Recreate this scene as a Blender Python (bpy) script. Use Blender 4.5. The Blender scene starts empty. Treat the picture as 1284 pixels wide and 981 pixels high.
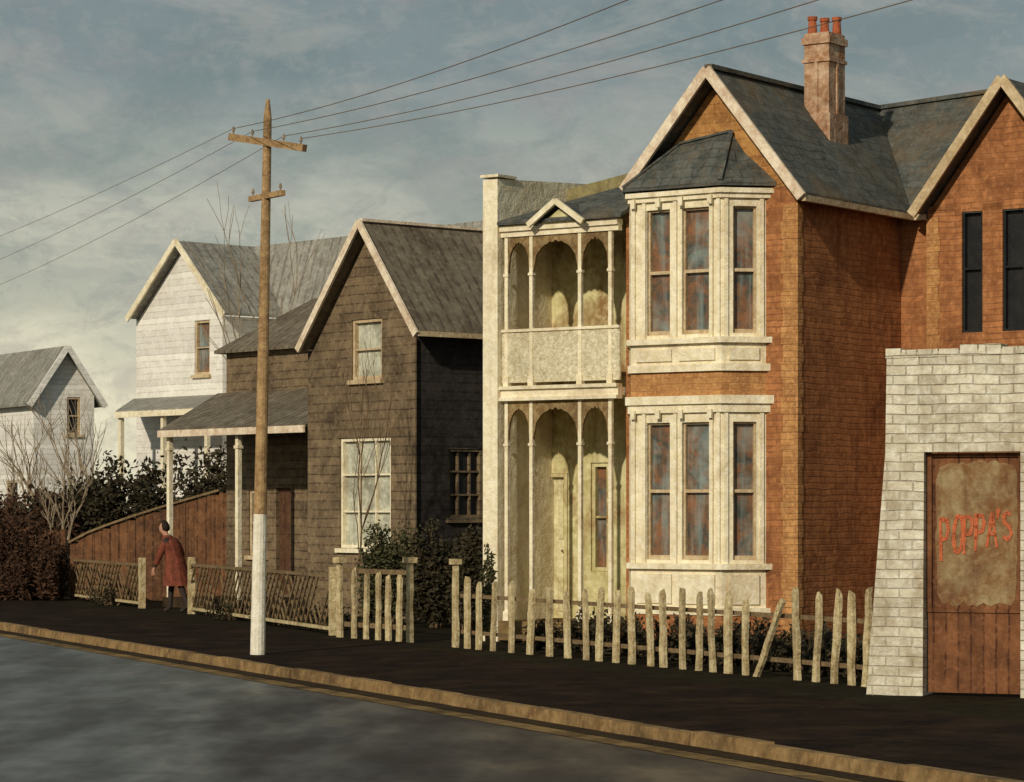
import bpy, bmesh, math, random
from mathutils import Vector, noise
random.seed(7)
sc=bpy.context.scene
COL=sc.collection
FL=3600.0; EYE=1.9; CX=642.0; HZ=640.0   # surveyed focal length / eye height

# ------------------------------------------------------------ materials
def rgba(c): return (c[0],c[1],c[2],1)
def mat(name,c1,c2,c3=None,scale=6,pattern=None,pc=(.05,.04,.03),rough=.85,bump=.4,pw=.3,ph=.1,gap=.12,stain=.5,streak=True,spec=.2,wet_sheen=None,wob=.10,dab=.4):
    m=bpy.data.materials.new(name); m.use_nodes=True
    nt=m.node_tree; N=nt.nodes; L=nt.links
    for n in list(N): N.remove(n)
    out=N.new('ShaderNodeOutputMaterial'); b=N.new('ShaderNodeBsdfPrincipled')
    L.new(b.outputs[0],out.inputs[0])
    b.inputs['Specular IOR Level'].default_value=spec
    geo=N.new('ShaderNodeNewGeometry')
    def nz(sc_,det=3,rgh=.65,vec=None,dist=0):
        n=N.new('ShaderNodeTexNoise'); n.inputs['Scale'].default_value=sc_; n.inputs['Detail'].default_value=det
        n.inputs['Roughness'].default_value=rgh; n.inputs['Distortion'].default_value=dist
        L.new(vec or geo.outputs['Position'],n.inputs['Vector']); return n.outputs['Fac']
    def ramp(f,a,bb):
        r=N.new('ShaderNodeMapRange'); r.inputs['From Min'].default_value=a; r.inputs['From Max'].default_value=bb
        L.new(f,r.inputs['Value']); return r.outputs['Result']
    def mix(f,a,bb,mode='MIX'):
        x=N.new('ShaderNodeMix'); x.data_type='RGBA'; x.blend_type=mode
        if hasattr(f,'is_linked'): L.new(f,x.inputs[0])
        else: x.inputs[0].default_value=f
        for v,i in ((a,6),(bb,7)):
            if hasattr(v,'is_linked'): L.new(v,x.inputs[i])
            else: x.inputs[i].default_value=rgba(v)
        return x.outputs[2]
    def math_(op,a,bb=None):
        x=N.new('ShaderNodeMath'); x.operation=op
        for i,v in enumerate((a,bb)):
            if v is None: continue
            if hasattr(v,'is_linked'): L.new(v,x.inputs[i])
            else: x.inputs[i].default_value=v
        return x.outputs[0]
    n1=nz(scale,4,.72,dist=.3)
    col=mix(ramp(n1,.38,.62),c1,c2)
    c3=c3 or tuple(x*.35 for x in c2)
    n2=nz(1.1,4,.68,dist=.4)
    col=mix(math_('MULTIPLY',ramp(n2,.48,.70),stain),col,c3)
    if streak:
        mp=N.new('ShaderNodeMapping'); mp.inputs['Scale'].default_value=(9,9,.9)
        L.new(geo.outputs['Position'],mp.inputs[0])
        n3=nz(1,3,.6,mp.outputs[0])
        col=mix(math_('MULTIPLY',ramp(n3,.5,.78),stain*.8),col,c3)
    h=n1
    uv=N.new('ShaderNodeUVMap')
    if pattern in('brick','slate'):
        dst=N.new('ShaderNodeVectorMath'); dst.operation='ADD'
        nn=N.new('ShaderNodeTexNoise'); nn.inputs['Scale'].default_value=2.6; nn.inputs['Detail'].default_value=1; L.new(geo.outputs['Position'],nn.inputs['Vector'])
        sc2=N.new('ShaderNodeVectorMath'); sc2.operation='SCALE'; sc2.inputs['Scale'].default_value=wob
        L.new(nn.outputs['Color'],sc2.inputs[0]); L.new(uv.outputs[0],dst.inputs[0]); L.new(sc2.outputs[0],dst.inputs[1])
        t=N.new('ShaderNodeTexBrick'); t.inputs['Scale'].default_value=1
        t.inputs['Brick Width'].default_value=pw; t.inputs['Row Height'].default_value=ph
        t.inputs['Mortar Size'].default_value=gap*ph; t.inputs['Mortar Smooth'].default_value=.9
        t.inputs['Color1'].default_value=(1,1,1,1); t.inputs['Color2'].default_value=(.66,.66,.66,1); t.inputs['Mortar'].default_value=(1,1,1,1)
        L.new(dst.outputs[0],t.inputs['Vector'])
        col=mix(.6,col,t.outputs['Color'],'MULTIPLY')
        f=math_('MULTIPLY',t.outputs['Fac'],ramp(n2,.64,.40))
        col=mix(math_('MULTIPLY',f,.75),col,pc)
        h=math_('SUBTRACT',n1,math_('MULTIPLY',t.outputs['Fac'],.25))
    elif pattern in('boards','planks','corr'):
        sp=N.new('ShaderNodeSeparateXYZ'); L.new(uv.outputs[0],sp.inputs[0])
        a=sp.outputs[1] if pattern=='boards' else sp.outputs[0]
        q=math_('DIVIDE',math_('ADD',a,math_('MULTIPLY',n2,.05)),ph)
        fr=math_('FRACT',q); fl=math_('FLOOR',q)
        wn=N.new('ShaderNodeTexWhiteNoise'); wn.noise_dimensions='1D'; L.new(fl,wn.inputs['W'])
        tone=math_('ADD',math_('MULTIPLY',wn.outputs['Value'],.28 if pattern!='corr' else .18),.78)
        cmb=N.new('ShaderNodeCombineColor'); [L.new(tone,cmb.inputs[i]) for i in range(3)]
        col=mix(.9,col,cmb.outputs[0],'MULTIPLY')
        ln=math_('MULTIPLY',math_('LESS_THAN',fr,gap),math_('MULTIPLY',ramp(n1,.34,.54),.8))
        col=mix(ln,col,pc)
        h=math_('SUBTRACT',math_('MULTIPLY',n1,.6),math_('MULTIPLY',ln,.4))
    n4=nz(scale*3.3,2,.6)
    col=mix(math_('MULTIPLY',ramp(n4,.5,.75),dab),col,tuple(min(1,x*1.45+.015) for x in c1))
    if wet_sheen:
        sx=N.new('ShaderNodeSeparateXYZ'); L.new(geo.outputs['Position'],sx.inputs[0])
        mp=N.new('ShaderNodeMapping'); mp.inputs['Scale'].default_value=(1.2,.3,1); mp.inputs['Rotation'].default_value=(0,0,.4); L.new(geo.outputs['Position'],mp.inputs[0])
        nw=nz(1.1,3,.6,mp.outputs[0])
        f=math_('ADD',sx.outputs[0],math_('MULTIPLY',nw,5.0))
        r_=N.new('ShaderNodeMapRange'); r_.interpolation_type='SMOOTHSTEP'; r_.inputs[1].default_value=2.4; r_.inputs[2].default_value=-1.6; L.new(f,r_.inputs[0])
        sheen_col=mix(ramp(nw,.35,.65),wet_sheen,tuple(x*.6 for x in wet_sheen)); sheen_col=mix(math_('MULTIPLY',ramp(n1,.46,.62),.5),sheen_col,(.055,.040,.027))
        col=mix(r_.outputs[0],col,sheen_col)  # blue-grey wet sheen painted into the base colour, growing towards the left
    L.new(col,b.inputs['Base Color'])
    b.inputs['Roughness'].default_value=rough
    if wet_sheen:
        rr=N.new('ShaderNodeMapRange'); rr.inputs[1].default_value=.35; rr.inputs[2].default_value=.65; rr.inputs[3].default_value=.35; rr.inputs[4].default_value=.6
        L.new(nw,rr.inputs[0]); L.new(rr.outputs[0],b.inputs['Roughness'])
    bp=N.new('ShaderNodeBump'); bp.inputs['Strength'].default_value=bump; bp.inputs['Distance'].default_value=.05
    L.new(h,bp.inputs['Height']); L.new(bp.outputs[0],b.inputs['Normal'])
    return m
WHITE=mat('white_paint',(.92,.84,.63),(.77,.68,.45),(.40,.27,.13),6,stain=.5,bump=.6)
WHITEB=mat('white_weatherboard',(.90,.87,.80),(.80,.77,.69),(.52,.49,.41),5,'boards',(.50,.48,.42),ph=.15,gap=.14,stain=.4,streak=False)
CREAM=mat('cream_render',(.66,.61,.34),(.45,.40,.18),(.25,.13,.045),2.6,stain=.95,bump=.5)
PANEL=mat('cream_balustrade',(.88,.81,.60),(.58,.50,.30),(.33,.23,.10),16,stain=.4,bump=.9)
LACE=mat('grimy_lacework',(.19,.11,.045),(.36,.27,.13),(.06,.03,.013),11,stain=.7)
BRICK=mat('red_brick',(.47,.20,.075),(.33,.128,.046),(.14,.050,.021),3.5,'brick',(.14,.058,.028),pw=.50,ph=.085,gap=.17,stain=.75,bump=.35,wob=.05)
QUOIN=mat('pale_brick',(.60,.32,.12),(.43,.20,.07),(.22,.09,.035),7,'brick',(.24,.11,.05),pw=.30,ph=.085,gap=.14,stain=.6,bump=.5,wob=.05)
SHING=mat('ochre_shingle',(.52,.27,.085),(.37,.17,.052),(.17,.065,.025),6,'boards',(.19,.08,.03),ph=.13,gap=.12,stain=.55)
SLATE=mat('slate',(.120,.128,.115),(.062,.068,.062),(.16,.108,.055),4,'slate',(.028,.028,.025),pw=.30,ph=.16,gap=.12,stain=.7,rough=.75)
IRON=mat('old_roof_iron',(.22,.185,.13),(.14,.112,.076),(.075,.05,.03),3,'corr',(.07,.055,.04),ph=.22,gap=.28,stain=.6,rough=.7)
IRONP=mat('pale_roof_iron',(.36,.35,.30),(.25,.24,.21),(.15,.12,.09),3,'corr',(.14,.13,.11),ph=.28,gap=.25,stain=.5,rough=.7)
TIMBER=mat('weathered_timber',(.235,.170,.098),(.150,.105,.062),(.060,.042,.026),4,'boards',(.045,.032,.02),ph=.16,gap=.15,stain=.8,bump=.6,streak=False)
TIMBERD=mat('shade_toned_timber',(.046,.038,.034),(.030,.026,.024),(.015,.012,.01),4,'boards',(.012,.01,.008),ph=.16,gap=.16,stain=.6,bump=.6,streak=False)  # darker copy of the timber, side-wall shade painted into its colour
TRIM=mat('faded_trim',(.62,.50,.32),(.45,.33,.18),(.25,.14,.07),6,stain=.5)
BARGE=mat('barge_paint',(.84,.73,.56),(.62,.48,.34),(.36,.20,.10),6,stain=.5)
WBRICK=mat('whitewashed_brick',(.80,.75,.60),(.60,.54,.40),(.31,.23,.13),3.6,'brick',(.34,.27,.17),pw=.28,ph=.10,gap=.10,stain=.7,bump=.9,wob=.035)
PICKET=mat('picket_wood',(.66,.56,.33),(.42,.31,.15),(.16,.10,.05),8,stain=.7,bump=.8)
LATT=mat('lattice_wood',(.24,.17,.09),(.15,.10,.05),(.07,.04,.02),9,stain=.5)
BOARDF=mat('red_brown_boards',(.19,.088,.038),(.11,.05,.024),(.045,.022,.013),4,'planks',(.025,.013,.008),ph=.2,gap=.14,stain=.7)
POLE=mat('pole_wood',(.44,.29,.14),(.25,.15,.07),(.12,.07,.03),8,stain=.6)
POLEW=mat('pole_white',(.88,.85,.72),(.70,.64,.48),(.38,.3,.2),7,stain=.5)
WIRE=mat('wire_brown',(.20,.14,.085),(.15,.10,.06),None,3,stain=.2,streak=False)
GATEU=mat('gate_panel',(.33,.25,.13),(.22,.115,.048),(.12,.045,.02),4.5,stain=.8,bump=.7,dab=.3)
GATEL=mat('gate_boards',(.24,.100,.042),(.16,.064,.026),(.07,.028,.014),5,'planks',(.05,.018,.01),ph=.13,gap=.16,stain=.6)
REDP=mat('red_lettering',(.60,.15,.06),(.44,.10,.04),(.30,.15,.07),9,stain=.5)
GLASS=mat('window_glass',(.055,.06,.05),(.26,.115,.05),(.28,.36,.34),3.6,rough=.3,stain=.85,bump=.15,spec=.5)
GLASSD=mat('dark_glass',(.010,.011,.012),(.018,.018,.018),(.04,.035,.03),3,rough=.35,stain=.4,bump=.1,spec=.3)
CURT=mat('curtained_glass',(.60,.60,.48),(.38,.38,.29),(.14,.12,.08),4,rough=.4,stain=.75,bump=.2)
DOORM=mat('door_brown',(.12,.06,.03),(.07,.035,.02),None,6)
DOORP=mat('door_pale',(.70,.66,.42),(.48,.42,.21),(.25,.14,.05),4,stain=.8)
POT=mat('terracotta',(.42,.12,.05),(.28,.07,.03),None,9)
CHIM=mat('chimney_brick',(.56,.40,.27),(.34,.175,.09),(.17,.07,.035),4,stain=.9,bump=.8)
LEAF=mat('dark_leaf',(.032,.028,.014),(.056,.042,.021),(.018,.013,.008),7,stain=.4,streak=False)
LEAFR=mat('rust_leaf',(.075,.035,.018),(.042,.023,.013),(.02,.012,.008),7,stain=.4,streak=False)
LEAFG=mat('ivy_leaf',(.095,.090,.040),(.045,.045,.02),(.02,.02,.01),7,stain=.4,streak=False)
BARK=mat('pale_bark',(.34,.27,.18),(.22,.165,.11),(.09,.06,.035),7,stain=.3)
BARKD=mat('brown_bark',(.20,.13,.07),(.12,.08,.045),None,7,stain=.3)
PAVE=mat('pavement_asphalt',(.026,.017,.012),(.013,.009,.008),(.050,.033,.019),1.8,stain=.7,rough=.95,streak=False,bump=.6,spec=.02,dab=.2)
ROAD=mat('wet_road',(.034,.023,.016),(.019,.014,.011),(.060,.040,.025),1.2,stain=.6,streak=False,bump=.35,spec=.22,wet_sheen=(.118,.125,.115),dab=.15)
KERB=mat('kerb_stone',(.31,.20,.085),(.17,.10,.04),(.07,.045,.022),3,stain=.85,streak=False,bump=.7)
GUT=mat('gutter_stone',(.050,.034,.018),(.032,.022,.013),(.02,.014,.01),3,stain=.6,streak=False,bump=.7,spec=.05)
GUTO=mat('gutter_ochre',(.25,.165,.07),(.12,.078,.034),(.05,.034,.018),2.2,stain=.9,streak=False,bump=.7,spec=.05)
SOIL=mat('garden_soil',(.024,.019,.011),(.015,.012,.008),(.035,.032,.016),3,stain=.6,streak=False,spec=.02,rough=.95)
COAT=mat('red_coat',(.22,.060,.034),(.12,.034,.02),None,9,stain=.5,streak=False)
CLOTH=mat('dark_cloth',(.05,.035,.028),(.03,.022,.02),None,14,stain=.2,streak=False)
SKIN=mat('skin',(.48,.26,.17),(.42,.21,.14),None,14,stain=.1,streak=False,bump=.05)
HAIR=mat('dark_hair',(.03,.02,.014),(.015,.01,.008),None,30,stain=.1,streak=False)
PORC=mat('insulator_glaze',(.35,.28,.2),(.25,.18,.12),None,20,rough=.3)
MOSS=mat('mossy_parapet',(.28,.24,.11),(.18,.15,.07),(.08,.055,.025),5,stain=.6)

# ------------------------------------------------------------ builders
WL={}
def finish_obj(ob,parent,loc):
    COL.objects.link(ob)
    if parent is not None:
        ob.parent=parent; ob.location=loc-WL[parent.name]
    else: ob.location=loc
    WL[ob.name]=loc.copy()
def root(name,loc,label,category,group=None):
    e=bpy.data.objects.new(name,None); e.empty_display_size=.3
    finish_obj(e,None,Vector(loc)); e['label']=label; e['category']=category
    if group: e['group']=group
    return e
class MB:
    def __init__(s): s.v=[]; s.f=[]
    def poly(s,pts):
        n=len(s.v); s.v+= [Vector(p) for p in pts]; s.f.append(tuple(range(n,n+len(pts))))
    def hexa(s,p):
        n=len(s.v); s.v+=[Vector(q) for q in p]
        for f in ((3,2,1,0),(4,5,6,7),(0,1,5,4),(1,2,6,5),(2,3,7,6),(3,0,4,7)): s.f.append(tuple(n+i for i in f))
    def prism(s,bot,top):
        k=len(bot); n=len(s.v); s.v+=[Vector(q) for q in bot]+[Vector(q) for q in top]
        s.f.append(tuple(n+i for i in range(k))[::-1]); s.f.append(tuple(n+k+i for i in range(k)))
        for i in range(k): j=(i+1)%k; s.f.append((n+i,n+j,n+k+j,n+k+i))
    def slab(s,pts,t): s.prism([Vector(p)-Vector((0,0,t)) for p in pts],pts)
    def box(s,F,s0,s1,d0,d1,z0,z1):
        s.hexa([F.pt(s0,d0,z0),F.pt(s1,d0,z0),F.pt(s1,d1,z0),F.pt(s0,d1,z0),F.pt(s0,d0,z1),F.pt(s1,d0,z1),F.pt(s1,d1,z1),F.pt(s0,d1,z1)])
    def beam(s,p,q,w,h=None,w2=None,up=Vector((0,0,1))):
        p=Vector(p);q=Vector(q); h=h or w; d=(q-p).normalized()
        a=d.cross(up)
        if a.length<1e-3: a=d.cross(Vector((1,0,0)))
        a.normalize(); b=a.cross(d); r=(w2/w if w2 else 1)
        P=[p-a*w/2-b*h/2,p+a*w/2-b*h/2,p+a*w/2+b*h/2,p-a*w/2+b*h/2]
        Q=[q+(x-p)*r for x in P]
        s.hexa(P+Q)
    def tube(s,p,q,r1,r2,n=8,cap=True):
        p=Vector(p);q=Vector(q); d=(q-p).normalized(); a=d.orthogonal().normalized(); b=d.cross(a)
        R=[a*math.cos(2*math.pi*i/n)+b*math.sin(2*math.pi*i/n) for i in range(n)]
        s.prism([p+x*r1 for x in R],[q+x*r2 for x in R])
    def make(s,name,m,parent=None,label=None,smooth=False):
        vs=s.v; xs=[v.x for v in vs]; ys=[v.y for v in vs]; zs=[v.z for v in vs]
        o=Vector(((min(xs)+max(xs))/2,(min(ys)+max(ys))/2,min(zs)))
        me=bpy.data.meshes.new(name); me.from_pydata([v-o for v in vs],[],s.f)
        me.update(); uvl=me.uv_layers.new(name='UVMap')
        Z=Vector((0,0,1))
        for p in me.polygons:
            n=p.normal; t=Z.cross(n)
            if t.length<.05: t=Vector((1,0,0))
            t.normalize()
            if t.x<0: t=-t
            b=n.cross(t)
            if b.z<0: b=-b
            for li in p.loop_indices:
                c=vs[me.loops[li].vertex_index]; uvl.data[li].uv=(c.dot(t),c.dot(b))
            if smooth: p.use_smooth=True
        me.materials.append(m)
        ob=bpy.data.objects.new(name,me); finish_obj(ob,parent,o)
        if label: ob['label']=label
        return ob
class Seg:
    def __init__(s,A,D):
        s.A=Vector(A); s.D=Vector(D).normalized(); s.N=Vector((-s.D.y,s.D.x))
    def pt(s,u,v,z):
        p=s.A+s.D*u+s.N*v; return Vector((p.x,p.y,z))
    def s_at(s,px,d=0):
        k=(px-CX)/FL; B=s.A+s.N*d; return (k*B.y-B.x)/(s.D.x-k*s.D.y)
    def d_at(s,px,u=0):
        k=(px-CX)/FL; B=s.A+s.D*u; return (k*B.y-B.x)/(s.N.x-k*s.N.y)
    def z_at(s,py,u,d=0):
        return EYE-(py-HZ)/FL*s.pt(u,d,0).y
    def sub(s,a,b):
        p=s.pt(a[0],a[1],0).xy; q=s.pt(b[0],b[1],0).xy
        g=Seg(p,q-p); g.len=(q-p).length; return g
def frame(px,Y,deg):
    t=math.radians(deg); return Seg(((px-CX)/FL*Y,Y),(math.cos(t),-math.sin(t)))
def G(px,py,z=0):
    Y=FL*(EYE-z)/(py-HZ); return Vector(((px-CX)/FL*Y,Y,z))
def W3(px,py,Y): return Vector(((px-CX)/FL*Y,Y,EYE-(py-HZ)/FL*Y))

def reveals(mb,S,ops,d,rev):
    for a,b,c,e in ops:
        for p,q in (((a,c),(b,c)),((b,c),(b,e)),((b,e),(a,e)),((a,e),(a,c))):
            mb.poly([S.pt(p[0],d,p[1]),S.pt(q[0],d,q[1]),S.pt(q[0],d+rev,q[1]),S.pt(p[0],d+rev,p[1])])
def wall(mb,S,s0,s1,z0,z1,ops=(),rev=.14,d=0):
    us=sorted({s0,s1}|{o[0] for o in ops}|{o[1] for o in ops}); zs=sorted({z0,z1}|{o[2] for o in ops}|{o[3] for o in ops})
    for i in range(len(us)-1):
        for j in range(len(zs)-1):
            mu=(us[i]+us[i+1])/2; mz=(zs[j]+zs[j+1])/2
            if any(o[0]<mu<o[1] and o[2]<mz<o[3] for o in ops): continue
            mb.poly([S.pt(us[i],d,zs[j]),S.pt(us[i+1],d,zs[j]),S.pt(us[i+1],d,zs[j+1]),S.pt(us[i],d,zs[j+1])])
    reveals(mb,S,ops,d,rev)
def gwall(mb,S,s0,s1,zf,um,ops=(),rev=.14):
    us=sorted({s0,s1,um}|{o[0] for o in ops}|{o[1] for o in ops})
    for a,b in zip(us[:-1],us[1:]):
        mu=(a+b)/2; cov=sorted([o for o in ops if o[0]<mu<o[1]],key=lambda o:o[2]); z=0
        for o in cov:
            mb.poly([S.pt(a,0,z),S.pt(b,0,z),S.pt(b,0,o[2]),S.pt(a,0,o[2])]); z=o[3]
        mb.poly([S.pt(a,0,z),S.pt(b,0,z),S.pt(b,0,zf(b)),S.pt(a,0,zf(a))])
    reveals(mb,S,ops,0,rev)
def window(S,par,a,b,z0,z1,fm=WHITE,gm=GLASS,nx=1,ny=2,fw=.06,d=0,rev=.14,sill=True,name='window'):
    mb=MB(); e=.004
    f0=d+.03; f1=d+rev-.03
    mb.box(S,a+e,a+fw,f0,f1,z0+e,z1-e); mb.box(S,b-fw,b-e,f0,f1,z0+e,z1-e)
    mb.box(S,a+fw,b-fw,f0,f1,z1-fw,z1-e); mb.box(S,a+fw,b-fw,f0,f1,z0+e,z0+fw)
    w=.032
    for i in range(1,nx):
        x=a+(b-a)*i/nx; mb.box(S,x-w/2,x+w/2,f0+.02,f1-.004,z0+fw,z1-fw)
    for j in range(1,ny):
        z=z0+(z1-z0)*j/ny; mb.box(S,a+fw,b-fw,f0+.012,f1-.01,z-w/2,z+w/2)
    o=mb.make(name,fm,par)
    g=MB(); g.box(S,a+.01,b-.01,d+rev-.028,d+rev+.02,z0+.01,z1-.01); g.make('pane',gm,o)
    if sill:
        g=MB(); g.box(S,a-.06,b+.06,d-.07,d+.028,z0-.08,z0-.003); g.make('sill',fm,o)
    return o
def door(S,par,a,b,z0,z1,dm,fm,d=0,rev=.14):
    mb=MB(); mb.box(S,a+.06,b-.06,d+.06,d+.1,z0,z1-.06)
    for i in (0,1):
        for j in (0,1):
            w=(b-a-.12)/2; x=a+.06+w*i; h=(z1-z0)/2; z=z0+h*j
            mb.box(S,x+.05,x+w-.05,d+.045,d+.0597,z+.1,z+h-.14)
    o=mb.make('door',dm,par)
    g=MB(); g.box(S,a+.003,a+.058,d-.02,d+.12,z0,z1-.003); g.box(S,b-.058,b-.003,d-.02,d+.12,z0,z1-.003); g.box(S,a+.058,b-.058,d-.02,d+.12,z1-.058,z1-.003); g.make('door_frame',fm,o)
    g=MB(); c=S.pt(b-.13,d+.04,z0+1.0); g.tube(c,c+Vector((0,-.04,0)),.014,.02); g.make('handle',LATT,o)
    return o

# ============================================================ MAIN BRICK HOUSE
M=frame(1000,39,35)
hb=root('brick_house',M.pt(-2.6,2,0),'two-storey red brick house with white bay windows and iron-laced verandah','house')
vb=-.44; bd=.44
uC=M.s_at(905,vb); uB=M.s_at(791,vb); uD=uC+bd; uA=uB-bd+.13
UL=M.s_at(608,-.2)
vo=-.32
fL=M.s_at(786,vo); zL=M.z_at(232,fL,vo); fR=M.s_at(1004,vo); zR=M.z_at(240,fR,vo)
um=M.s_at(888,vo); zA=M.z_at(86,um,vo)
def zroof(u):
    return zL+(zA-zL)*(u-fL)/(um-fL) if u<um else zR+(zA-zR)*(u-fR)/(um-fR)
v1=M.d_at(1130,0); v2=M.d_at(1102,um)
SW=.05
w=MB()
wall(w,M,uD,0,0,zroof(0)-.12)
wall(w,M,uA-SW,uA,0,zroof(uA-SW)-.12)
bayTop=M.z_at(238,uC,vb)
R=M.sub((0,0),(0,v1)); wall(w,R,0,R.len,0,zR-.05)
uW=M.s_at(1168,v1); um2=M.s_at(1262,v1-.3); uW2=2*um2-uW
K=M.sub((0,v1),(uW,v1)); wall(w,K,0,K.len,0,zR-.05)
K=M.sub((uW,v1),(uW,v1-.12)); wall(w,K,0,.12,0,zR-.05)
g0,g1=M.s_at(1206,v1-.12),M.s_at(1232,v1-.12); zz0,zz1=M.z_at(418,g0,v1),M.z_at(258,g0,v1)
h0,h1=M.s_at(1257,v1-.12),M.s_at(1285,v1-.12)
K2=M.sub((uW,v1-.12),(uW2,v1-.12))
ops=[(g0-uW,g1-uW,zz0,zz1),(h0-uW,h1-uW,zz0,zz1)]
wall(w,K2,0,K2.len,0,zR-.05,ops)
zA2=M.z_at(98,um2,v1-.3)
w.poly([K2.pt(0,0,zR-.05),K2.pt(K2.len,0,zR-.05),K2.pt(um2-uW,0,zA2-.1)])
K=M.sub((uW2,v1-.12),(uW2,8)); wall(w,K,0,K.len,0,zR-.05)
K=M.sub((uW2,8),(UL+.3,8)); wall(w,K,0,K.len,0,zR-.05)
YB=1.15
K=M.sub((uA-SW,YB),(uA-SW,0)); wall(w,K,0,YB,0,zroof(uA-SW)-.12)
w.make('wall',BRICK,hb)
for o_ in ops: window(K2,hb,*o_,fm=GLASSD,gm=GLASSD,sill=False,fw=.035)
w=MB()
w.prism([M.pt(uA-SW,-.01,zroof(uA-SW)-.13),M.pt(uD+.02,-.01,bayTop),M.pt(0,-.01,zroof(0)-.13),M.pt(um,-.01,zA-.1)],
        [M.pt(uA-SW,.1,zroof(uA-SW)-.13),M.pt(uD+.02,.1,bayTop),M.pt(0,.1,zroof(0)-.13),M.pt(um,.1,zA-.1)])
w.make('gable',SHING,hb,'ochre shingled gable above the bay')
def quoins(F,z0,z1,par):
    q=MB(); z=z0;i=0
    while z<z1-.1:
        a=.25 if i%2 else .22
        q.box(F,-a,.012,-.014,(.10 if i%2 else .14),z,z+.235); z+=.239;i+=1
    q.make('quoin',QUOIN,par)
quoins(M,.1,zR-.15,hb)
Fq=M.sub((uW,v1-.12),(uW+1,v1-.12)); q=MB(); z=.1;i=0
while z<zR-.3:
    a=.20 if i%2 else .17
    q.box(Fq,-.014,a,-.014,.08,z,z+.235); z+=.239;i+=1
q.make('quoin',QUOIN,hb)
# roofs
r=MB()
def P(u,v,z): return M.pt(u,v,z)
r.slab([P(um,vo,zA),P(fR,vo,zR),P(fR,v1-.1,zR),P(um,v2,zA)],.07)
r.slab([P(fL,vo,zL),P(um,vo,zA),P(um,v2,zA),P(fL,v2,zL)],.07)
zX=M.z_at(104,um2,v2)
r.slab([P(fR,v1-.1,zR),P(uW2,v1-.1,zR),P(um2,v2,zX),P(um,v2,zA)],.07)
r.slab([P(um,v2,zA),P(um2,v2,zX),P(uW2,v2+3.2,zR),P(um,v2+3.2,zR)],.07)
uf=uW-.05; zf=zR
r.slab([P(uf,v1-.42,zf),P(um2,v1-.42,zA2),P(um2,v2,zA2),P(uf,v2,zf)],.06)
r.slab([P(um2,v1-.42,zA2),P(2*um2-uf,v1-.42,zf),P(2*um2-uf,v2,zf),P(um2,v2,zA2)],.06)
roof=r.make('roof',SLATE,hb)
c=MB(); c.beam(P(um,vo,zA+.03),P(um,v2,zA+.03),.12,.06); c.beam(P(um,v2,zA+.035),P(um2,v2,zX+.035),.10,.06); c.make('ridge_capping',SLATE,roof)
b=MB()
b.beam(P(fL-.04,vo-.04,zL-.08),P(um,vo-.04,zA-.02),.05,.14); b.beam(P(fR+.04,vo-.047,zR-.08),P(um,vo-.047,zA-.02),.05,.14)
b.make('bargeboard',BARGE,roof)
b=MB()
b.beam(P(uf-.04,v1-.46,zf-.08),P(um2,v1-.46,zA2-.02),.05,.14); b.beam(P(2*um2-uf+.04,v1-.467,zf-.08),P(um2,v1-.467,zA2-.02),.05,.14)
b.make('bargeboard',TRIM,roof)
b=MB(); b.beam(P(fR+.04,vo,zR-.09),P(fR+.04,v1-.1,zR-.09),.07,.08); b.beam(P(fR+.075,v1-.15,zR-.09),P(uW-.02,v1-.15,zR-.09),.07,.08)
b.make('gutter',TRIM,roof)
# chimney
cu=um+.42; cv=M.d_at(1034,cu); zc=M.z_at(44,cu,cv)
c=MB(); zb=zroof(cu)-.5
c.box(M,cu-.2,cu+.2,cv-.24,cv+.24,zb,zc-.16); c.box(M,cu-.23,cu+.23,cv-.27,cv+.27,zc-.16,zc-.06); c.box(M,cu-.20,cu+.20,cv-.24,cv+.24,zc-.06,zc)
c.box(M,cu-.225,cu+.225,cv-.265,cv+.265,zc-.42,zc-.37); c.box(M,cu-.235,cu+.235,cv-.275,cv+.275,zb,zb+.62)
c.box(M,cu-.03,cu+.03,cv-.262,cv-.241,zb+.62,zc-.42); c.box(M,cu+.201,cu+.222,cv-.03,cv+.03,zb+.62,zc-.42)
ch=c.make('chimney',CHIM,roof)
for du,dv in((-.11,-.16),(.0,.0),(.11,.16)):
    c=MB(); p=M.pt(cu+du,cv+dv,zc); hh=.20+random.uniform(-.02,.03); c.tube(p,p+Vector((0,0,hh)),.07,.055,12); c.tube(p+Vector((0,0,hh)),p+Vector((0,0,hh+.05)),.072,.072,12); c.make('chimney_pot',POT,ch)
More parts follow.
